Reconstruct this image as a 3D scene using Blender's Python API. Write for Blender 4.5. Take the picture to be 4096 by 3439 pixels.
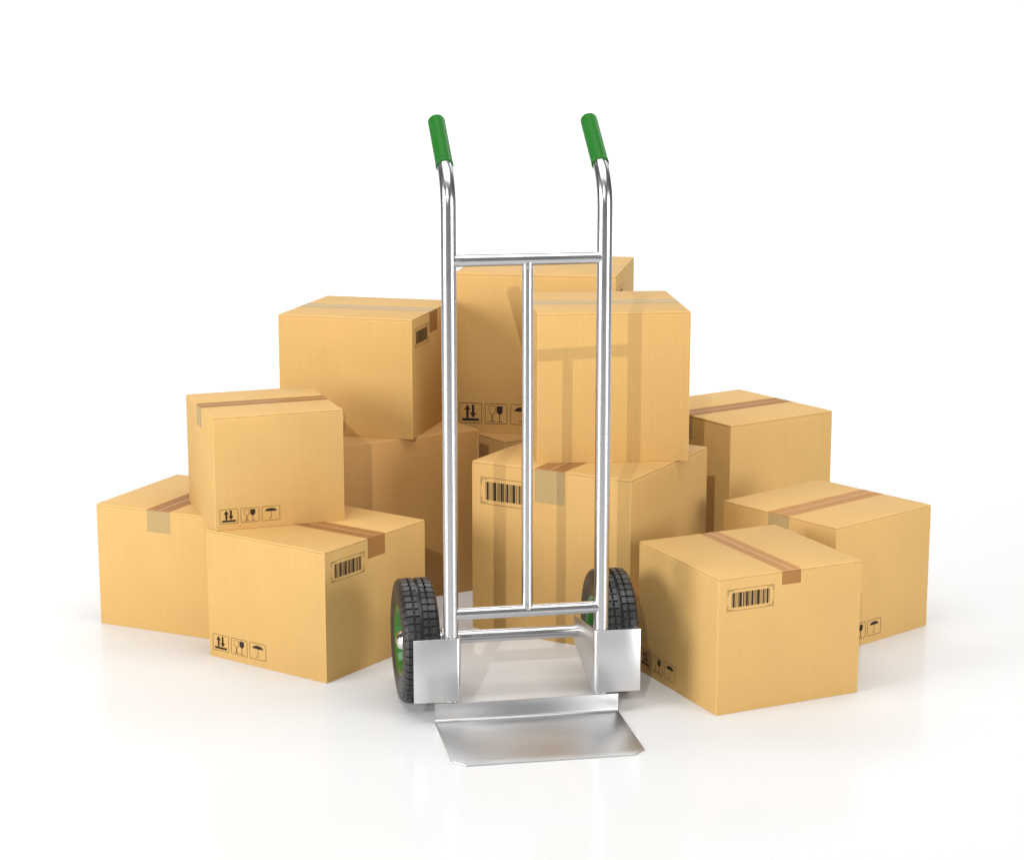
import bpy, bmesh, math
from mathutils import Vector, Matrix

for o in list(bpy.data.objects):
    bpy.data.objects.remove(o, do_unlink=True)
scene = bpy.context.scene
C = scene.collection

# ------------------------------------------------------------------ camera
cam_data = bpy.data.cameras.new("camera")
cam = bpy.data.objects.new("camera", cam_data)
C.objects.link(cam)
cam.location = (0.0, -4.12, 1.5322)
cam.rotation_euler = (math.pi / 2 - 0.2040, 0.0, 0.0)
cam_data.sensor_width = 36.0
cam_data.sensor_fit = 'HORIZONTAL'
cam_data.lens = 8140.8 / 4096.0 * 36.0
cam_data.clip_start = 0.05
cam_data.clip_end = 200.0
scene.camera = cam

# ------------------------------------------------------------------ studio light
world = bpy.data.worlds.new("World")
scene.world = world
world.use_nodes = True
bg = world.node_tree.nodes["Background"]
bg.inputs[0].default_value = (1.0, 1.0, 1.0, 1.0)
bg.inputs[1].default_value = 0.09

def aim(o, target):
    d = Vector(target) - o.location
    o.rotation_euler = d.to_track_quat('-Z', 'Y').to_euler()

def area(name, loc, target, sx, sy, power, col=(1, 1, 1)):
    l = bpy.data.lights.new(name, 'AREA')
    l.shape = 'RECTANGLE'; l.size = sx; l.size_y = sy; l.energy = power; l.color = col
    o = bpy.data.objects.new(name, l); C.objects.link(o)
    o.location = loc; aim(o, target)
    return o

key = bpy.data.lights.new("key_lamp", 'SPOT')
key.energy = 12600.0; key.color = (1.0, 0.97, 0.92)
key.shadow_soft_size = 0.05; key.spot_size = math.radians(24); key.spot_blend = 0.3
ko = bpy.data.objects.new("key_lamp", key); C.objects.link(ko)
ko.location = (-4.294, -26.214, 13.962); aim(ko, (0, 0.6, 0.4))

area("backdrop_fill", (0.0, 4.6, 4.4), (0.0, 5.6, 0.0), 10.0, 3.2, 350.0)  # unseen fill, added to whiten the backdrop and far floor
area("top_fill", (0.0, -0.5, 4.8), (0.0, 0.2, 0.0), 5.0, 3.0, 175.0)  # unseen overhead fill, added to lift the floor and box tops
area("left_softbox", (-5.6, -2.8, 1.8), (-0.2, 0.7, 0.3), 3.2, 2.8, 350.0)
area("right_fill", (5.4, -3.4, 1.5), (0.4, 0.7, 0.3), 2.6, 2.4, 245.0)  # unseen fill, added to brighten the right-facing box sides

vs = scene.view_settings
vs.view_transform = 'Standard'; vs.look = 'None'
vs.exposure = 0.0; vs.gamma = 1.0; vs.use_curve_mapping = False
scene.render.engine = 'CYCLES'

# ------------------------------------------------------------------ materials
def mat(name):
    m = bpy.data.materials.new(name); m.use_nodes = True
    nt = m.node_tree
    return m, nt, nt.nodes["Principled BSDF"]

def setp(b, **kw):
    for k, v in kw.items():
        b.inputs[k.replace('_', ' ')].default_value = v

def N(nt, t, **kw):
    n = nt.nodes.new(t)
    for k, v in kw.items():
        setattr(n, k, v)
    return n

def cardboard(name, col, period=0.0030, stripe=0.05):
    m, nt, b = mat(name)
    L = nt.links.new
    uv = N(nt, 'ShaderNodeUVMap')
    sep = N(nt, 'ShaderNodeSeparateXYZ'); L(uv.outputs[0], sep.inputs[0])
    obj = N(nt, 'ShaderNodeTexCoord')
    # flutes: fine parallel lines running up the panel
    mul = N(nt, 'ShaderNodeMath', operation='MULTIPLY'); mul.inputs[1].default_value = 2 * math.pi / period
    L(sep.outputs[0], mul.inputs[0])
    sn = N(nt, 'ShaderNodeMath', operation='SINE'); L(mul.outputs[0], sn.inputs[0])
    # slow variation of the flute contrast, streaked along the flutes
    mp = N(nt, 'ShaderNodeMapping'); mp.inputs['Scale'].default_value = (90, 5, 1); L(uv.outputs[0], mp.inputs[0])
    st = N(nt, 'ShaderNodeTexNoise'); st.inputs['Scale'].default_value = 1.0; st.inputs['Detail'].default_value = 3
    L(mp.outputs[0], st.inputs['Vector'])
    # paper fibre and blotches
    fb = N(nt, 'ShaderNodeTexNoise'); fb.inputs['Scale'].default_value = 420; fb.inputs['Detail'].default_value = 3
    L(obj.outputs['Object'], fb.inputs['Vector'])
    bl = N(nt, 'ShaderNodeTexNoise'); bl.inputs['Scale'].default_value = 7; bl.inputs['Detail'].default_value = 4
    L(obj.outputs['Object'], bl.inputs['Vector'])
    def scaled(sock, k, off=0.0):
        a = N(nt, 'ShaderNodeMath', operation='MULTIPLY_ADD')
        a.inputs[1].default_value = k; a.inputs[2].default_value = off
        L(sock, a.inputs[0]); return a.outputs[0]
    def add(x, y):
        a = N(nt, 'ShaderNodeMath', operation='ADD'); L(x, a.inputs[0]); L(y, a.inputs[1]); return a.outputs[0]
    v = scaled(sn.outputs[0], stripe * 0.5, 1.0)
    v = add(v, scaled(st.outputs['Fac'], 0.07, -0.035))
    v = add(v, scaled(fb.outputs['Fac'], 0.14, -0.07))
    v = add(v, scaled(bl.outputs['Fac'], 0.12, -0.06))
    vm = N(nt, 'ShaderNodeVectorMath', operation='SCALE'); vm.inputs[0].default_value = col
    L(v, vm.inputs['Scale'])
    L(vm.outputs[0], b.inputs['Base Color'])
    bp = N(nt, 'ShaderNodeBump'); bp.inputs['Strength'].default_value = 0.25; bp.inputs['Distance'].default_value = 0.0004
    h = add(scaled(sn.outputs[0], 0.5), scaled(fb.outputs['Fac'], 0.8))
    h = add(h, scaled(st.outputs['Fac'], 1.2))
    L(h, bp.inputs['Height']); L(bp.outputs[0], b.inputs['Normal'])
    setp(b, Roughness=0.72, Specular_IOR_Level=0.25)
    return m

CARD = (0.572, 0.358, 0.126)
M = {}
M['card'] = cardboard('cardboard', CARD, 0.0034, 0.03)
M['card_wide'] = cardboard('cardboard_wide_flute', (0.528, 0.323, 0.110), 0.0056, 0.075)
for k_, c_ in (('card', (0.65, 0.415, 0.155)), ('card_wide', (0.63, 0.40, 0.148)), ('card_shaded', (0.50, 0.30, 0.105))):
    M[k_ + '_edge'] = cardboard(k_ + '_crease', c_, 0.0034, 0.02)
M['card_shaded'] = cardboard('cardboard_shaded', (0.43, 0.240, 0.080), 0.0070, 0.09)  # same cardboard, darker: shade of the gaps put into the colour

def tape_mat(name, tint, rough, haze, ior, gloss=1.0, body=(0.62, 0.5, 0.42)):
    m, nt, b = mat(name)
    L = nt.links.new
    nt.nodes.remove(b)
    out = nt.nodes['Material Output']
    tr = N(nt, 'ShaderNodeBsdfTransparent'); tr.inputs[0].default_value = (*tint, 1)
    df = N(nt, 'ShaderNodeBsdfDiffuse'); df.inputs[0].default_value = (tint[0]*body[0], tint[1]*body[1], tint[2]*body[2], 1)
    gl = N(nt, 'ShaderNodeBsdfGlossy'); gl.inputs['Roughness'].default_value = rough
    gl.inputs['Color'].default_value = (0.95, 0.95, 0.95, 1)
    fr = N(nt, 'ShaderNodeFresnel'); fr.inputs['IOR'].default_value = ior
    no = N(nt, 'ShaderNodeTexNoise'); no.inputs['Scale'].default_value = 60
    tc = N(nt, 'ShaderNodeTexCoord'); L(tc.outputs['Object'], no.inputs['Vector'])
    bp = N(nt, 'ShaderNodeBump'); bp.inputs['Strength'].default_value = 0.06; bp.inputs['Distance'].default_value = 0.002
    L(no.outputs['Fac'], bp.inputs['Height']); L(bp.outputs[0], gl.inputs['Normal']); L(bp.outputs[0], fr.inputs['Normal'])
    m1 = N(nt, 'ShaderNodeMixShader'); m1.inputs[0].default_value = haze
    L(tr.outputs[0], m1.inputs[1]); L(df.outputs[0], m1.inputs[2])
    gm_ = N(nt, 'ShaderNodeMath', operation='MULTIPLY'); gm_.inputs[1].default_value = gloss; L(fr.outputs[0], gm_.inputs[0])
    m2 = N(nt, 'ShaderNodeMixShader'); L(gm_.outputs[0], m2.inputs[0])
    L(m1.outputs[0], m2.inputs[1]); L(gl.outputs[0], m2.inputs[2])
    L(m2.outputs[0], out.inputs[0])
    return m

M['tape_brown'] = tape_mat('tape_brown', (0.86, 0.75, 0.62), 0.10, 0.38, 1.30, 0.14, (0.46, 0.28, 0.15))
M['tape_shiny'] = tape_mat('tape_shiny', (0.92, 0.78, 0.56), 0.06, 0.22, 1.40, 0.30, (0.54, 0.33, 0.15))
M['tape_clear_sheen'] = tape_mat('tape_clear_sheen', (0.87, 0.85, 0.74), 0.40, 0.42, 1.30, 0.20, (0.68, 0.56, 0.36))  # clear film; its paleness also paints the reflection on tape ends
m, nt, b = mat('tape_seam'); setp(b, Base_Color=(0.60, 0.45, 0.24, 1), Roughness=0.5); M['tape_seam'] = m
m, nt, b = mat('print_ink'); setp(b, Base_Color=(0.030, 0.017, 0.010, 1), Roughness=0.6, Specular_IOR_Level=0.2); M['ink'] = m

def metal(name, col, rough, grain=0.06, aniso=0.0):
    m, nt, b = mat(name); L = nt.links.new
    setp(b, Base_Color=(*col, 1), Metallic=1.0, Roughness=rough)
    tc = N(nt, 'ShaderNodeTexCoord')
    n = N(nt, 'ShaderNodeTexNoise'); n.inputs['Scale'].default_value = 900; n.inputs['Detail'].default_value = 2
    L(tc.outputs['Object'], n.inputs['Vector'])
    n2 = N(nt, 'ShaderNodeTexNoise'); n2.inputs['Scale'].default_value = 14; n2.inputs['Detail'].default_value = 4
    L(tc.outputs['Object'], n2.inputs['Vector'])
    a = N(nt, 'ShaderNodeMath', operation='MULTIPLY_ADD'); a.inputs[1].default_value = 0.10; a.inputs[2].default_value = rough - 0.05
    L(n2.outputs['Fac'], a.inputs[0]); L(a.outputs[0], b.inputs['Roughness'])
    bp = N(nt, 'ShaderNodeBump'); bp.inputs['Strength'].default_value = grain; bp.inputs['Distance'].default_value = 0.0005
    L(n.outputs['Fac'], bp.inputs['Height']); L(bp.outputs[0], b.inputs['Normal'])
    return m
M['tube'] = metal('aluminium_tube', (0.58, 0.58, 0.59), 0.26, 0.03)
M['plate'] = metal('aluminium_plate', (0.68, 0.68, 0.685), 0.36, 0.05)
M['toe'] = metal('aluminium_toe_plate', (0.50, 0.50, 0.505), 0.41, 0.04)
M['chrome'] = metal('hub_chrome', (0.82, 0.82, 0.83), 0.12, 0.0)

def paint(name, col, rough, coat=0.0, bump=0.0):
    m, nt, b = mat(name)
    setp(b, Base_Color=(*col, 1), Roughness=rough, Coat_Weight=coat, Coat_Roughness=0.12)
    if bump:
        tc = N(nt, 'ShaderNodeTexCoord')
        n = N(nt, 'ShaderNodeTexNoise'); n.inputs['Scale'].default_value = 700
        nt.links.new(tc.outputs['Object'], n.inputs['Vector'])
        bp = N(nt, 'ShaderNodeBump'); bp.inputs['Strength'].default_value = bump; bp.inputs['Distance'].default_value = 0.0006
        nt.links.new(n.outputs['Fac'], bp.inputs['Height']); nt.links.new(bp.outputs[0], b.inputs['Normal'])
    return m
M['grip'] = paint('green_rubber', (0.007, 0.125, 0.007), 0.36, 0.0, 0.04)
M['grip'].node_tree.nodes['Principled BSDF'].inputs['Specular IOR Level'].default_value = 0.22
M['rim'] = paint('green_paint', (0.020, 0.135, 0.012), 0.28, 0.5, 0.0)
M['rubber'] = paint('black_rubber', (0.026, 0.026, 0.026), 0.36, 0.0, 0.15)

m, nt, b = mat('white_floor'); setp(b, Base_Color=(0.685, 0.69, 0.695, 1), Roughness=0.15, Specular_IOR_Level=0.08); M['floor'] = m

# ------------------------------------------------------------------ mesh helpers
def link(name, me, m, parent=None):
    o = bpy.data.objects.new(name, me)
    for x in (m if isinstance(m, (list, tuple)) else [m]):
        me.materials.append(x)
    C.objects.link(o)
    if parent is not None:
        o.parent = parent
    return o

def finish(bm, name, smooth=False, auto=None):
    bmesh.ops.recalc_face_normals(bm, faces=bm.faces)
    me = bpy.data.meshes.new(name); bm.to_mesh(me); bm.free()
    if smooth or auto:
        for p in me.polygons: p.use_smooth = True
    if auto:
        me.set_sharp_from_angle(angle=math.radians(auto))
    return me

def tag(o, label=None, cat=None, group=None, kind=None):
    if label: o["label"] = label
    if cat: o["category"] = cat
    if group: o["group"] = group
    if kind: o["kind"] = kind
    return o

def empty(name, loc, rot=(0, 0, 0)):
    o = bpy.data.objects.new(name, None); C.objects.link(o)
    o.empty_display_size = 0.1; o.location = loc; o.rotation_euler = rot
    return o

def slab_mesh(name, x0, x1, y0, y1, z0, z1, bev, seg=2, swap_top=False, bow=0.0):
    bm = bmesh.new()
    bmesh.ops.create_cube(bm, size=1.0)
    for v in bm.verts:
        v.co = Vector(((x0 + x1) / 2 + v.co.x * (x1 - x0), (y0 + y1) / 2 + v.co.y * (y1 - y0), (z0 + z1) / 2 + v.co.z * (z1 - z0)))
    if bow:
        bmesh.ops.subdivide_edges(bm, edges=bm.edges[:], cuts=7, use_grid_fill=True)
        cx, cy, cz = (x0 + x1) / 2, (y0 + y1) / 2, (z0 + z1) / 2
        for v in bm.verts:
            fx, fy, fz = (v.co.x - cx) / (x1 - x0) * 2, (v.co.y - cy) / (y1 - y0) * 2, (v.co.z - cz) / (z1 - z0) * 2
            if abs(fx) > .999: v.co.x += math.copysign(bow * (1 - fy * fy) * (1 - fz * fz), fx)
            if abs(fy) > .999: v.co.y += math.copysign(bow * (1 - fx * fx) * (1 - fz * fz), fy)
        sharp = [e for e in bm.edges if len(e.link_faces) == 2 and e.calc_face_angle() > 1.0]
    else:
        sharp = bm.edges[:]
    bmesh.ops.bevel(bm, geom=sharp, offset=bev, segments=seg, profile=0.5, affect='EDGES')
    uvl = bm.loops.layers.uv.new("UVMap")
    bm.normal_update()
    for f in bm.faces:
        n = f.normal; f.material_index = 1 if max(abs(q) for q in n) < 0.995 else 0; ax = max(range(3), key=lambda i: abs(n[i]))
        for l in f.loops:
            c = l.vert.co
            uv = (c.y, c.z) if ax == 0 else (c.x, c.z) if ax == 1 else ((c.y, c.x) if swap_top else (c.x, c.y))
            l[uvl].uv = (uv[0] + 3.1, uv[1] + 1.7)
    return finish(bm, name, auto=40)

def tube_mesh(name, pts, rad, seg=32, caps=True, taper=None):
    """sweep a circle along pts (list of Vector)"""
    pts = [Vector(p) for p in pts]
    bm = bmesh.new(); rings = []
    t0 = (pts[1] - pts[0]).normalized()
    ref = Vector((0, 0, 1)) if abs(t0.z) < 0.9 else Vector((1, 0, 0))
    nrm = (ref - t0 * ref.dot(t0)).normalized()
    for i, p in enumerate(pts):
        if i == 0: t = pts[1] - pts[0]
        elif i == len(pts) - 1: t = pts[-1] - pts[-2]
        else: t = (pts[i + 1] - pts[i]).normalized() + (pts[i] - pts[i - 1]).normalized()
        t.normalize()
        nrm = (nrm - t * nrm.dot(t)).normalized(); bi = t.cross(nrm)
        r = rad[i] if isinstance(rad, (list, tuple)) else rad
        rings.append([bm.verts.new(p + nrm * (r * math.cos(2 * math.pi * k / seg)) + bi * (r * math.sin(2 * math.pi * k / seg))) for k in range(seg)])
    for a, b2 in zip(rings, rings[1:]):
        for k in range(seg):
            bm.faces.new((a[k], a[(k + 1) % seg], b2[(k + 1) % seg], b2[k]))
    if caps:
        bm.faces.new(rings[0][::-1]); bm.faces.new(rings[-1])
    return finish(bm, name, auto=50)

def lathe_x(bm, prof, seg=64, close=False):
    """prof: list of (x, r); revolve about local x"""
    rings = []
    for x, r in prof:
        if r < 1e-6:
            rings.append([bm.verts.new((x, 0, 0))])
        else:
            rings.append([bm.verts.new((x, r * math.cos(2 * math.pi * k / seg), r * math.sin(2 * math.pi * k / seg))) for k in range(seg)])
    pairs = list(zip(rings, rings[1:]))
    if close: pairs.append((rings[-1], rings[0]))
    for a, b2 in pairs:
        for k in range(seg):
            k2 = (k + 1) % seg
            if len(a) == 1: bm.faces.new((a[0], b2[k2], b2[k]))
            elif len(b2) == 1: bm.faces.new((a[k], a[k2], b2[0]))
            else: bm.faces.new((a[k], a[k2], b2[k2], b2[k]))

# ------------------------------------------------------------------ floor: one white sweep
bm = bmesh.new()
prof = [(-7.0, 0.0), (-3, 0), (0, 0), (3.0, 0.0), (5.5, 0.0)]
R = 2.0
for i in range(1, 17):
    a = math.pi / 2 * i / 16
    prof.append((5.5 + R * math.sin(a), R - R * math.cos(a)))
prof.append((7.5, 5.0))
rows = [[bm.verts.new((x, y, z)) for (y, z) in prof] for x in (-8.0, -2.7, 2.7, 8.0)]
for a, b2 in zip(rows, rows[1:]):
    for k in range(len(prof) - 1):
        bm.faces.new((a[k], b2[k], b2[k + 1], a[k + 1]))
me = finish(bm, 'floor', smooth=True)
if me.polygons[0].normal.z < 0: me.flip_normals()
tag(link('floor', me, M['floor']), kind='structure')

# ------------------------------------------------------------------ cartons
EPS = 0.00045

class Face:
    """a side of a carton: s runs left to right as seen from outside, z up"""
    def __init__(self, which, a, b):
        self.w, self.a, self.b = which, a, b
        self.width = a if which in 'RB' else b
    def p(self, s, z, e=EPS):
        a, b = self.a / 2, self.b / 2
        if self.w == 'R': return Vector((-a + s, -b - e, z))
        if self.w == 'B': return Vector((a - s, b + e, z))
        if self.w == 'L': return Vector((-a - e, b - s, z))
        return Vector((a + e, -b + s, z))

def print_mesh(name, face, polys, s0, z0, sx, sz):
    bm = bmesh.new()
    for poly in polys:
        vs_ = [bm.verts.new(face.p(s0 + x * sx, z0 + y * sz)) for x, y in poly]
        try: bm.faces.new(vs_)
        except ValueError: pass
    bm.normal_update()
    bmesh.ops.triangulate(bm, faces=bm.faces[:], ngon_method='EAR_CLIP')
    me = bpy.data.meshes.new(name); bm.to_mesh(me); bm.free()
    return me

def rect(x0, y0, x1, y1): return [(x0, y0), (x1, y0), (x1, y1), (x0, y1)]

def stroke(pts, wx, wy=None, closed=False):
    """polyline as quads; wx / wy: line half-width in x and y units"""
    wy = wy or wx; out = []
    n = len(pts); nrm = []
    for i in range(n):
        p0 = pts[i - 1] if (i > 0 or closed) else pts[i]
        p1 = pts[(i + 1) % n] if (i < n - 1 or closed) else pts[i]
        dx, dy = (p1[0] - p0[0]) / wx, (p1[1] - p0[1]) / wy
        l = math.hypot(dx, dy) or 1
        nrm.append((-dy / l * wx, dx / l * wy))
    for i in range(n if closed else n - 1):
        j = (i + 1) % n
        a, b_, u, v = pts[i], pts[j], nrm[i], nrm[j]
        out.append([(a[0] + u[0], a[1] + u[1]), (b_[0] + v[0], b_[1] + v[1]), (b_[0] - v[0], b_[1] - v[1]), (a[0] - u[0], a[1] - u[1])])
    return out

def rframe():
    pts = []; rx, ry = 0.055, 0.065
    for cx, cy, a0 in ((1 - rx, 1 - ry, 0), (rx, 1 - ry, 90), (rx, ry, 180), (1 - rx, ry, 270)):
        for k in range(6):
            a = math.radians(a0 + k * 18)
            pts.append((cx + rx * math.cos(a), cy + ry * math.sin(a)))
    return stroke(pts, 0.0095, 0.012, closed=True)

def sym_arrows():
    X = lambda x: (x + 15) / 617.0
    Y = lambda y: 1 - (y - 345) / 560.0
    up = [(205, 388), (112, 535), (170, 535), (170, 760), (238, 760), (238, 535), (292, 535)]
    dn = [(367, 762), (455, 615), (397, 615), (397, 388), (330, 388), (330, 615), (272, 615)]
    P = [[(X(x), Y(y)) for x, y in up][::-1], [(X(x), Y(y)) for x, y in dn]]
    P.append(rect(X(55), Y(845), X(528), Y(770)))
    return rframe() + P

def sym_glass():
    X = lambda x: (x - 695) / 620.0
    Y = lambda y: 1 - (y - 360) / 565.0
    def bowl(cx, hw, sw):
        r = [(cx + hw, 425), (cx + hw, 560)]
        for k in range(1, 9):
            a = math.radians(90 * k / 9)
            r.append((cx + sw + (hw - sw) * math.cos(a), 560 + 95 * math.sin(a)))
        r.append((cx + sw, 658))
        return r
    # outlined glass
    r = bowl(896, 88, 13)
    full = r + [(896 + 13, 848), (975, 855), (975, 872), (815, 872), (815, 855), (896 - 13, 848)] + [(2 * 896 - x, y) for x, y in r[::-1]]
    P = stroke([(X(x), Y(y)) for x, y in full], 0.0095, 0.011, closed=True)
    # filled glass
    r = bowl(1104, 86, 9)
    P.append([(X(x), Y(y)) for x, y in r + [(2 * 1104 - x, y) for x, y in r[::-1]]])
    P.append(rect(X(1095), Y(865), X(1113), Y(655)))
    P.append(rect(X(1030), Y(880), X(1182), Y(865)))
    return rframe() + P

def sym_umbrella():
    X = lambda x: (x - 1410) / 620.0
    Y = lambda y: 1 - (y - 390) / 560.0
    pts = []
    for k in range(17):
        a = math.radians(180 - 180 * k / 16)
        pts.append((1722 + 205 * math.cos(a), 588 - 122 * math.sin(a) ** 0.9 if 0 < k < 16 else 588))
    low = []
    for i in range(6):
        x1 = 1927 - i * 410 / 6
        for k in (1, 2, 3):
            low.append((x1 - k * 410 / 24, 588 - (10, 14, 10)[k - 1] + 8 * math.sin(math.pi * (i + k / 4) / 6)))
        low.append((x1 - 410 / 6, 588 + 8 * math.sin(math.pi * (i + 1) / 6)))
    P = [[(X(x), Y(y)) for x, y in pts + low[:-1]]]
    hook = [(1728, 580), (1728, 840)] + [(1695 + 33 * math.cos(math.radians(a)), 842 + 38 * math.sin(math.radians(a))) for a in (20, 50, 80, 110, 140, 165)] + [(1661, 828)]
    P += stroke([(X(x), Y(y)) for x, y in hook], 0.0105, 0.012)
    return rframe() + P

SYMS = (('this_way_up_symbol', sym_arrows()), ('fragile_symbol', sym_glass()), ('keep_dry_symbol', sym_umbrella()))

BARS = [(403, 413), (425, 465), (483, 497), (518, 525), (541, 556), (563, 614), (637, 660), (674, 686), (698, 741), (750, 770), (788, 798),
        (812, 854), (866, 876), (891, 901), (911, 921), (932, 988), (1008, 1020), (1037, 1043), (1056, 1080), (1092, 1107), (1131, 1170), (1184, 1193)]
def barcode_polys():
    P = [rect((x0 - 300) / 992, 0.155, (x1 - 300) / 992, 0.845) for x0, x1 in BARS]
    P += stroke([(0, 0), (1, 0), (1, 1), (0, 1)], 0.0032, 0.008, closed=True)
    ix, iy, lx, ly, t = 0.025, 0.055, 0.115, 0.21, 0.0045
    for mx in (0, 1):
        for my in (0, 1):
            q = [(ix, iy + ly), (ix, iy), (ix + lx, iy)]
            q = [((1 - x) if mx else x, (1 - y) if my else y) for x, y in q]
            P += [rect(min(q[0][0], q[1][0]) - t, min(q[0][1], q[1][1]) - t * 2, max(q[0][0], q[1][0]) + t, max(q[0][1], q[1][1]) + t * 2),
                  rect(min(q[1][0], q[2][0]) - t, min(q[1][1], q[2][1]) - t * 2, max(q[1][0], q[2][0]) + t, max(q[1][1], q[2][1]) + t * 2)]
    return P
BARCODE = barcode_polys()

def carton(label, P0, t, a, b, h, z0, axis, barcode=None, symbols=None, tape='tape_brown', tw=0.184, drop=0.18,
           card='card', side=None, end='tape_clear_sheen'):
    """P0: nearest ground corner; a along r, b along l; axis: direction of the tape"""
    r = Vector((math.cos(t), math.sin(t), 0)); l = Vector((-math.sin(t), math.cos(t), 0))
    if side is None:
        loc = Vector((P0[0], P0[1], z0)) + r * (a / 2) + l * (b / 2)
        root = empty('cardboard_box', loc, (0, 0, t)); A, B_, H_ = a, b, h
    else:                                   # lying on its side: its top faces along r
        loc = Vector((P0[0], P0[1], z0 + h / 2)) + l * (b / 2)
        root = empty('cardboard_box', loc)
        root.rotation_euler = (Matrix.Rotation(t, 3, 'Z') @ Matrix.Rotation(math.pi / 2, 3, 'Y')).to_euler()
        A, B_, H_ = h, b, a
    tag(root, label, 'cardboard box', 'brown cardboard boxes piled behind the hand truck')
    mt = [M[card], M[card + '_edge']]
    th = 0.0048 * H_ / 0.313
    link('body', slab_mesh('body', -A / 2, A / 2, -B_ / 2, B_ / 2, 0, H_ - th, 0.0016, 2), mt, root)
    gap, ins = 0.0008, 0.0012
    for s in (-1, 1):
        if axis == 'x':                     # tape along x: flaps hinge on the two y sides
            y0, y1 = (gap, B_ / 2 - ins) if s > 0 else (-B_ / 2 + ins, -gap)
            me = slab_mesh('flap', -A / 2 + 0.0002, A / 2 - 0.0002, y0, y1, H_ - th + 0.0001, H_, 0.0013, 2)
        else:
            x0, x1 = (gap, A / 2 - ins) if s > 0 else (-A / 2 + ins, -gap)
            me = slab_mesh('flap', x0, x1, -B_ / 2 + 0.0002, B_ / 2 - 0.0002, H_ - th + 0.0001, H_, 0.0013, 2, swap_top=True)
        link('flap', me, mt, root)
    # tape: one film folded over the top edge on both ends
    fw = B_ if axis == 'x' else A           # width of the faces that carry the tape ends
    ln = A if axis == 'x' else B_
    W2 = fw * tw / 2; D = H_ * drop; e = 0.0003; c = 0.0016
    run = [(-ln / 2 - e, H_ - D), (-ln / 2 - e, H_ - c), (-ln / 2 - e + c * .3, H_ - c * .3 + e), (-ln / 2 + c, H_ + e)]
    run = run + [(0, H_ + e)] + [(-x, z) for x, z in run[::-1]]
    bm = bmesh.new()
    sw = 0.0011
    cols = (-W2, -sw, sw, W2)
    top = lambda i: 2 < i < len(run) - 3
    vsx = []
    for i, (x, z) in enumerate(run):
        row = []
        for cc in cols:
            zz = z
            row.append(bm.verts.new((x, cc, zz) if axis == 'x' else (cc, x, zz)))
        vsx.append(row)
    for i in range(len(run) - 1):
        for k in range(3):
            f = bm.faces.new((vsx[i][k], vsx[i + 1][k], vsx[i + 1][k + 1], vsx[i][k + 1]))
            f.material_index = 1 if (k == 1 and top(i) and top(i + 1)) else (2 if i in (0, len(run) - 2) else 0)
    link('tape', finish(bm, 'tape'), [M[tape], M['tape_seam'], M[end]], root)  # same film throughout; reflection on the ends is put into their colour
    if barcode:
        F = Face(barcode, A, B_); sx, sz = F.width / 0.372, H_ / 0.313
        link('barcode', print_mesh('barcode', F, BARCODE, 0.0208 * sx, 0.2365 * sz, 0.1210 * sx, 0.0485 * sz), M['ink'], root)
    if symbols:
        F = Face(symbols, A, B_); sx, sz = F.width / 0.3665, H_ / 0.313
        for i, (nm, polys) in enumerate(SYMS):
            link(nm, print_mesh(nm, F, polys, (0.0122 + i * 0.0590) * sx, 0.0185 * sz, 0.0505 * sx, 0.0395 * sz), M['ink'], root)
    return root

carton('cardboard box at the far left end, standing on the floor under the overhanging small box',
       (-0.7077, 0.7043), 1.1415, 0.3613, 0.3736, 0.3135, 0, 'x', barcode='K', symbols='R')
carton('cardboard box on the floor beside the left wheel, with barcode and symbols both showing',
       (-0.4294, 0.3842), 0.9614, 0.3788, 0.3681, 0.3135, 0, 'y', barcode='R', symbols='L', tw=0.172, drop=0.158, end='tape_brown')
carton('small cardboard box set across the two leftmost floor boxes',
       (-0.7055, 0.5787), 0.3491, 0.3176, 0.3228, 0.2750, 0.3137, 'x', barcode='K', symbols='R')
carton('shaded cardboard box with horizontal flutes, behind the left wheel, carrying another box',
       (-0.4851, 0.9369), 0.5218, 0.4598, 0.4399, 0.4393, 0, 'x', card='card_shaded', side=True)
carton('cardboard box with olive tape stacked second from left, barcode next to the left rail',
       (-0.2567, 1.0380), 1.3071, 0.372, 0.3662, 0.3129, 0.4395, 'y', barcode='R', symbols='L', tape='tape_clear_sheen', card='card_wide', end='tape_brown')
carton('large cardboard box at the very back, topmost of the pile, handling symbols between the bars',
       (0.2788, 1.3205), 1.4023, 0.4486, 0.4440, 0.4407, 0.3870, 'y', barcode='R', symbols='L', tape='tape_clear_sheen', tw=0.02, drop=0.02, card='card_wide')
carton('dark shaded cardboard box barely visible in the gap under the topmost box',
       (-0.0183, 1.2594), 0.5900, 0.4399, 0.4399, 0.3868, 0, 'x', card='card_shaded')
carton('large cardboard box on the floor behind the hand truck, barcode behind the middle bar',
       (0.2834, 0.6013), 1.0515, 0.4399, 0.4413, 0.4330, 0, 'x', barcode='L', symbols='B', tw=0.188, drop=0.195, card='card_wide')
carton('cardboard box crossed by rail shadows, standing on the large box behind the hand truck',
       (0.0622, 0.7849), 0.0886, 0.3779, 0.3841, 0.3727, 0.4332, 'x', barcode='L', symbols='B', tape='tape_clear_sheen', card='card_wide')
carton('cardboard box at the back right, half hidden behind the rightmost box',
       (0.5861, 1.2170), 0.6025, 0.3688, 0.3944, 0.4400, 0, 'x', barcode='K', symbols='R', drop=0.15)
carton('rightmost cardboard box on the floor with umbrella symbol at its lower edge',
       (0.7776, 0.6041), 0.7110, 0.3618, 0.3704, 0.3151, 0, 'x', barcode='K', symbols='R', tape='tape_shiny')
carton('cardboard box in front on the right, with barcode beside brown tape, shaded by the wheel',
       (0.4517, 0.1633), 0.4411, 0.3752, 0.3603, 0.3135, 0, 'y', barcode='R', symbols='L', tw=0.133, drop=0.104, tape='tape_shiny', end='tape_brown')

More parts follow.
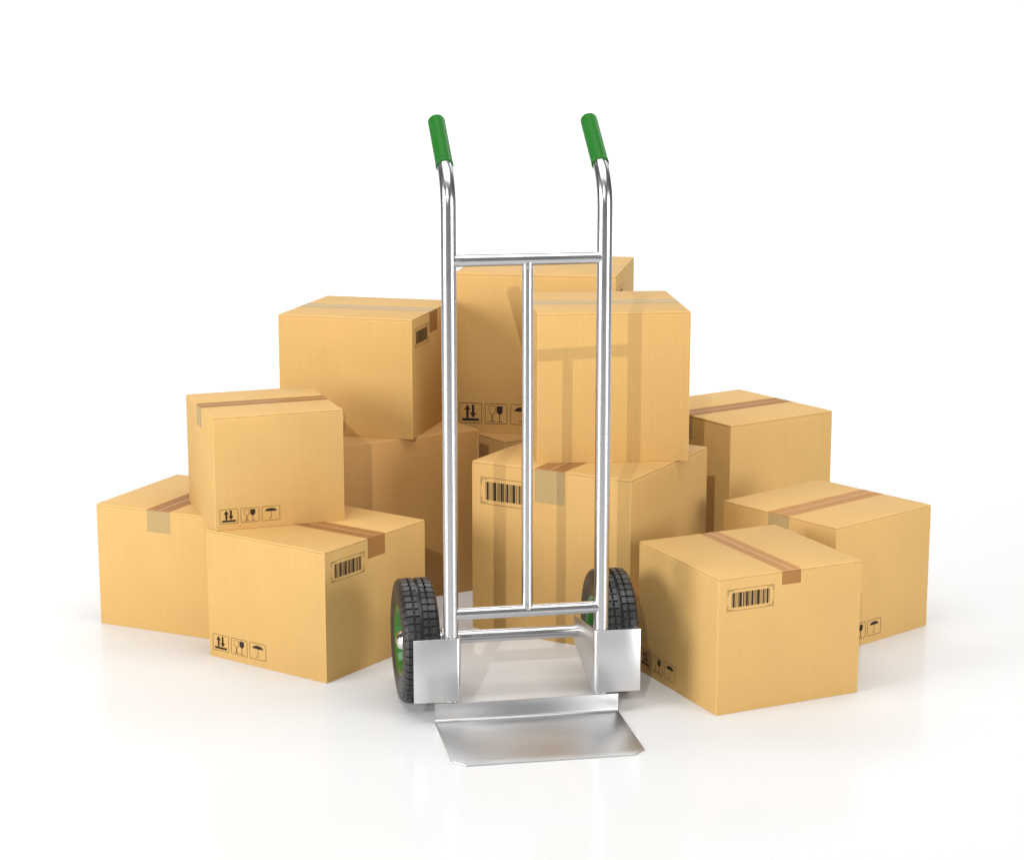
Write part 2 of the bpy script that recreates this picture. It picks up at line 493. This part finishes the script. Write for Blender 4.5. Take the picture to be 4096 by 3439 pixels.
# ------------------------------------------------------------------ hand truck
# local frame: x along the axle to the right, -y towards the front (toe plate), z up
HT = empty('hand_truck', (0.0336, 0.1537, 0.0), (0, 0, 0.1810))
tag(HT, 'silver aluminium hand truck with green grips and green wheel rims', 'hand truck')
HW, PV = 0.1675, -0.0095
V = lambda u, v, z: Vector((u, -v, z))

def arc_path(s):
    d = Vector((-0.8029, 0.5962))           # (v, z) direction of the handle
    apex = Vector((PV, 1.1730)); Rb = 0.105; half = math.radians(53.4) / 2
    tl = Rb * math.tan(half)
    pts = [(PV, 0.047), (PV, 0.30), (PV, 0.60), (PV, 0.9), (PV, apex.y - tl)]
    for i in range(1, 13):
        a = 2 * half * i / 12
        pts.append((PV - Rb * (1 - math.cos(a)), apex.y - tl + Rb * math.sin(a)))
    end = Vector((-0.1858, 1.3039)) - d * 0.025
    pts.append((end.x, end.y))
    return [V(s * HW, v, z) for v, z in pts]

for s in (-1, 1):
    o = link('frame_rail', tube_mesh('frame_rail', arc_path(s), 0.0163, 40), M['tube'], HT)
    tag(o, 'left upright rail with bent handle' if s < 0 else 'right upright rail with bent handle')

def bar(name, p, q, r, flare=0.0007):
    p, q = Vector(p), Vector(q); d = (q - p).normalized(); L = (q - p).length
    n = 14; pts = []; rad = []
    # the bar starts inside the rails; the weld flare shows just outside the rail surface
    for f in [0, 0.0145, 0.0160, 0.0180, 0.0205, 0.024]:
        pts.append(p + d * f); rad.append(r + flare * max(0, 1 - max(0, f - 0.0145) / 0.0095) ** 2)
    pts += [p + d * (L * 0.35), p + d * (L * 0.65)]; rad += [r, r]
    for f in [0.024, 0.0205, 0.0180, 0.0160, 0.0145, 0]:
        pts.append(q - d * f); rad.append(r + flare * max(0, 1 - max(0, f - 0.0145) / 0.0095) ** 2)
    return link(name, tube_mesh(name, pts, rad, 32), M['tube'], HT)

bar('crossbar', V(-HW, PV, 1.0143), V(HW, PV, 1.0143), 0.0133)
bar('crossbar', V(-HW, PV, 0.2430), V(HW, PV, 0.2430), 0.0133)
bar('middle_bar', V(0.0012, PV, 0.2430), V(0.0012, PV, 1.0143), 0.0120, 0.0006)

# grips: rubber sleeves with finger ridges on the far side
def grip_mesh():
    L, r, ri, seg, n = 0.151, 0.0186, 0.0167, 36, 60
    bm = bmesh.new(); rings = []
    def ring(x, rad, bump=True):
        row = []
        for k in range(seg):
            a = 2 * math.pi * k / seg
            rr = rad
            if bump:
                w = max(0.0, -math.cos(a)) ** 2
                rr += w * 0.0022 * (0.5 - 0.5 * math.cos(2 * math.pi * (x - 0.030) / 0.025)) * (1 if 0.030 < x < 0.130 else 0)
            row.append(bm.verts.new((rr * math.cos(a), rr * math.sin(a), x)))
        rings.append(row)
    ring(0.020, ri, False); ring(0.0, ri, False); ring(-0.0005, ri + 0.0008, False); ring(0.0008, r + 0.0004, False); ring(0.003, r + 0.0006, False); ring(0.005, r, False)
    for i in range(n + 1): ring(0.006 + (L - 0.012) * i / n, r)
    for k in range(1, 7):
        a = math.pi / 2 * k / 6
        ring(L - 0.006 + 0.006 * math.sin(a), r - 0.006 + 0.006 * math.cos(a), False)
    for a, b2 in zip(rings, rings[1:]):
        for k in range(seg): bm.faces.new((a[k], a[(k + 1) % seg], b2[(k + 1) % seg], b2[k]))
    bm.faces.new(rings[-1])
    return finish(bm, 'grip', auto=60)
gm = grip_mesh(); gm.materials.append(M['grip'])
for s in (-1, 1):
    o = bpy.data.objects.new('grip', gm); C.objects.link(o); o.parent = HT
    o.location = V(s * HW, -0.0565, 1.2079)
    zax = V(0, -0.8029, 0.5962).normalized(); xax = Vector((0, -zax.z, zax.y)).normalized()
    # local +x towards the front/top so that the ridges (-x) sit underneath / behind
    yax = zax.cross(xax)
    o.rotation_euler = Matrix((xax, yax, zax)).transposed().to_euler()

# brackets: bent plates, front wing outwards and a tapering cheek back to the axle
def bracket_mesh(s):
    UI, UO, VF, R = 0.1483, 0.2529, 0.0105, 0.010
    path = [(UO, VF), (0.215, VF), (UI + R, VF)]
    for k in range(1, 9):
        a = math.pi / 2 * k / 8
        path.append((UI + R - R * math.sin(a), VF - R + R * math.cos(a)))
    path += [(UI, -0.06), (UI, -0.12), (UI, -0.198), (UI, -0.204)]
    t = 0.003
    def zr(i, u, v):
        if v >= VF - R: zt, zb = 0.1934, 0.0510
        else:
            f = (VF - R - v) / (0.2035 + VF - R)
            zt, zb = 0.1934 - 0.0251 * f, 0.0510 + 0.0516 * f
        return zb, zt
    bm = bmesh.new(); rows = []
    n = len(path)
    for i, (u, v) in enumerate(path):
        p0 = path[max(0, i - 1)]; p1 = path[min(n - 1, i + 1)]
        du, dv = p1[0] - p0[0], p1[1] - p0[1]; l = math.hypot(du, dv)
        nu, nv = -dv / l, du / l           # towards the inside of the bend
        if (nu * (UO - u) + nv * (-0.2 - v)) < 0 and i < 3: nu, nv = -nu, -nv
        if i < 3: nu, nv = 0, -1
        if i >= n - 4: nu, nv = 1, 0
        if 3 <= i < n - 4:
            a = math.pi / 2 * (i - 2) / 8; nu, nv = math.sin(a), -math.cos(a)
        zb, zt = zr(i, u, v)
        rows.append([bm.verts.new(V(s * u, v, zb)), bm.verts.new(V(s * u, v, zt)),
                     bm.verts.new(V(s * (u + nu * t), v + nv * t, zt)), bm.verts.new(V(s * (u + nu * t), v + nv * t, zb))])
    for a, b2 in zip(rows, rows[1:]):
        for k in range(4): bm.faces.new((a[k], a[(k + 1) % 4], b2[(k + 1) % 4], b2[k]))
    bm.faces.new(rows[0]); bm.faces.new(rows[-1][::-1])
    bmesh.ops.recalc_face_normals(bm, faces=bm.faces)
    es = [e for e in bm.edges if len(e.link_faces) == 2 and e.calc_face_angle() > 0.9]
    bmesh.ops.bevel(bm, geom=es, offset=0.0006, segments=2, profile=0.5, affect='EDGES')
    return finish(bm, 'bracket', auto=30)
for s in (-1, 1):
    link('bracket', bracket_mesh(s), M['plate'], HT)

# toe plate: upright flange, tight bend, flat plate with clipped front corners
def toe_mesh():
    t = 0.0032; R = 0.006
    # (v, z, half-width) along the outer (front / upper) surface
    st = [(0.0, 0.0433, 0.206, 0), (0.0, 0.025, 0.206, 0), (0.0, t + R, 0.206, 0)]
    for k in range(1, 9):
        a = math.pi / 2 * k / 8
        st.append((R - R * math.cos(a), t + R - R * math.sin(a), 0.206, k / 8))
    st += [(0.10, t, 0.206, 1), (0.2439, t, 0.206, 1), (0.2705, t, 0.1789, 1)]
    bm = bmesh.new(); rows = []
    for v, z, w, f in st:
        a = math.pi / 2 * f
        nv, nz = -math.cos(a), -math.sin(a)
        row = [bm.verts.new(V(u, v, z)) for u in (-w, 0, w)] + [bm.verts.new(V(u, v + nv * t, z + nz * t)) for u in (w, 0, -w)]
        rows.append(row)
    for a, b2 in zip(rows, rows[1:]):
        for k in range(6): bm.faces.new((a[k], a[(k + 1) % 6], b2[(k + 1) % 6], b2[k]))
    bm.faces.new(rows[0]); bm.faces.new(rows[-1][::-1])
    bmesh.ops.recalc_face_normals(bm, faces=bm.faces)
    es = [e for e in bm.edges if len(e.link_faces) == 2 and e.calc_face_angle() > 0.6]
    bmesh.ops.bevel(bm, geom=es, offset=0.0007, segments=2, profile=0.5, affect='EDGES')
    return finish(bm, 'toe_plate', auto=30)
link('toe_plate', toe_mesh(), M['toe'], HT)

# short tabs that tie the rails to the flange
for s in (-1, 1):
    link('rail_foot', tube_mesh('rail_foot', [V(s * HW, -0.0125, 0.0042), V(s * HW, -0.0125, 0.049)], 0.0088, 24), M['tube'], HT)

# axle
VA, RW, WC = -0.1722, 0.1394, 0.2247
link('axle', tube_mesh('axle', [V(-0.214, VA, RW), V(-0.1, VA, RW), V(0.1, VA, RW), V(0.214, VA, RW)], 0.0146, 36), M['tube'], HT)
for s in (-1, 1):
    link('axle_collar', tube_mesh('axle_collar', [V(s * 0.1517, VA, RW), V(s * 0.164, VA, RW)], 0.0215, 36), M['plate'], HT)

# wheels: local x is the axle, -x the outer face
def tyre_mesh():
    bm = bmesh.new()
    half = [(0.0300, 0.0755), (0.0350, 0.0768), (0.0380, 0.0800), (0.0400, 0.0920), (0.0416, 0.1010), (0.0420, 0.1080),
            (0.0416, 0.1098), (0.0423, 0.1108), (0.0418, 0.1170), (0.0396, 0.1240), (0.0370, 0.1290), (0.0330, 0.1308), (0.0250, 0.1322), (0.0026, 0.1326)]
    groove = [(0.0020, 0.1300)]
    prof = half + groove
    prof = prof + [(-x, r) for x, r in prof[::-1]]
    lathe_x(bm, prof, 96, close=True)
    ROWS = 48; pitch = 2 * math.pi / ROWS
    def block(poly, lift, base, off, cham, side):
        """poly: (x, angle fraction) outline; raised block on the tread"""
        n = len(poly)
        cx = sum(p[0] for p in poly) / n; ca = sum(p[1] for p in poly) / n
        lo, hi, top = [], [], []
        for x, f in poly:
            a = (f + off) * pitch
            xx = side * x
            # shoulder drops with x
            def rad(xv): return lift - max(0, (abs(xv) - 0.026)) * 0.16
            def P(xv, av, r): return (xv, r * math.cos(av), r * math.sin(av))
            lo.append(bm.verts.new(P(xx, a, base - max(0, (abs(x) - 0.026)) * 0.42)))
            hi.append(bm.verts.new(P(xx, a, rad(x) - 0.0007)))
            xi = cx + (x - cx) * 0.92; fi = ca + (f - ca) * 0.93
            top.append(bm.verts.new(P(side * xi, (fi + off) * pitch, rad(xi))))
        for k in range(n):
            j = (k + 1) % n
            bm.faces.new((lo[k], lo[j], hi[j], hi[k])); bm.faces.new((hi[k], hi[j], top[j], top[k]))
        bm.faces.new(top)
    for i in range(ROWS):
        for side in (-1, 1):
            off = i + (0.42 if side > 0 else 0.0)
            g = 0.085
            inner = [(0.0042, g), (0.0156, g), (0.0128, 0.5), (0.0156, 1 - g), (0.0042, 1 - g)]
            outer = [(0.0196, g), (0.0325, g), (0.0325, 0.5), (0.0325, 1 - g), (0.0196, 1 - g), (0.0166, 0.5)]
            block(inner, RW, 0.1310, off, 1, side)
            block(outer, RW, 0.1300, off, 1, side)
            # lug on the shoulder
            lug = []
            for (x, r) in ((0.0325, 0.1384), (0.0385, 0.1300), (0.0412, 0.1205)):
                for f in (g, 1 - g):
                    a = (f + off) * pitch
                    lug.append(bm.verts.new((side * x, r * math.cos(a), r * math.sin(a))))
            low = []
            for (x, r) in ((0.0300, 0.1310), (0.0350, 0.1270), (0.0390, 0.1195)):
                for f in (g, 1 - g):
                    a = (f + off) * pitch
                    low.append(bm.verts.new((side * x, r * math.cos(a), r * math.sin(a))))
            # mid points give the lug its facet
            am = (0.5 + off) * pitch
            mid = bm.verts.new((side * 0.0392, 0.1325 * math.cos(am), 0.1325 * math.sin(am)))
            bm.faces.new((lug[0], lug[1], mid)); bm.faces.new((lug[1], lug[3], mid)); bm.faces.new((lug[2], lug[0], mid)); bm.faces.new((lug[3], lug[2], mid))
            bm.faces.new((lug[2], lug[3], lug[5], lug[4]))
            for p, q in ((0, 2), (2, 4)):
                bm.faces.new((lug[p], lug[q], low[q], low[p])); bm.faces.new((lug[p + 1], low[p + 1], low[q + 1], lug[q + 1]))
            bm.faces.new((lug[4], lug[5], low[5], low[4]))
    return finish(bm, 'tyre', auto=24)

def rim_mesh():
    bm = bmesh.new()
    # outer dish
    prof = [(0.0330, 0.0805), (-0.0330, 0.0805), (-0.0365, 0.0830), (-0.0380, 0.0825), (-0.0378, 0.0800), (-0.0340, 0.0735), (-0.0300, 0.0720), (-0.0200, 0.0700),
            (-0.0150, 0.0670), (-0.0130, 0.0600), (-0.0140, 0.0420), (-0.0190, 0.0340), (-0.0280, 0.0290), (-0.0300, 0.0260), (-0.0300, 0.0)]
    lathe_x(bm, prof, 72)
    prof2 = [(0.0330, 0.0805), (0.0365, 0.0830), (0.0380, 0.0825), (0.0378, 0.0800), (0.0330, 0.0740), (0.0180, 0.0700),
             (0.0060, 0.0670), (0.0040, 0.0600), (0.0040, 0.0420), (0.0120, 0.0340), (0.0260, 0.0290), (0.0290, 0.0250), (0.0290, 0.0)]
    lathe_x(bm, prof2, 72)
    # radial ribs on both sides
    for k in range(6):
        a = 2 * math.pi * (k + 0.25) / 6
        ca, sa = math.cos(a), math.sin(a)
        for sgn, xs in ((-1, ((-0.0120, 0.030, -0.0265), (-0.0120, 0.069, -0.0190))), (1, ((0.0030, 0.030, 0.0250), (0.0030, 0.069, 0.0170)))):
            hw = 0.0040; vsb = []
            for xb, r, xt in xs:
                for x, w in ((xb, hw * 1.6), (xt, hw * 0.6)):
                    for sg in (-1, 1):
                        vsb.append(bm.verts.new((x, r * ca - sg * w * sa, r * sa + sg * w * ca)))
            # order per station: base-, base+, top-, top+
            b0, b1, t0, t1, c0, c1, u0, u1 = vsb
            for f in ((t0, t1, u1, u0), (b0, t0, u0, c0), (b1, c1, u1, t1), (b0, b1, t1, t0), (c0, u0, u1, c1)):
                bm.faces.new(f)
    return finish(bm, 'rim', auto=35)

def hub_mesh():
    bm = bmesh.new()
    prof = [(-0.0285, 0.0225), (-0.0310, 0.0225), (-0.0322, 0.0215)]
    for k in range(1, 11):
        a = math.pi / 2 * k / 10
        prof.append((-0.0322 - 0.0125 * math.sin(a), 0.0205 * math.cos(a)))
    prof[-1] = (prof[-1][0], 0.0)
    lathe_x(bm, prof, 48)
    return finish(bm, 'hub_cap', auto=40)

tm, rm, hm = tyre_mesh(), rim_mesh(), hub_mesh()
tm.materials.append(M['rubber']); rm.materials.append(M['rim']); hm.materials.append(M['chrome'])
for s in (-1, 1):
    w = bpy.data.objects.new('wheel', None); C.objects.link(w); w.parent = HT; w.empty_display_size = 0.05
    w.location = V(s * WC, VA, RW)
    w.rotation_euler = (0.11, 0, 0) if s < 0 else (0.05, 0, math.pi)
    for nm, me in (('tyre', tm), ('rim', rm), ('hub_cap', hm)):
        o = bpy.data.objects.new(nm, me); C.objects.link(o); o.parent = w
        if nm == 'rim': o.scale = (1.0, 0.955, 0.955)
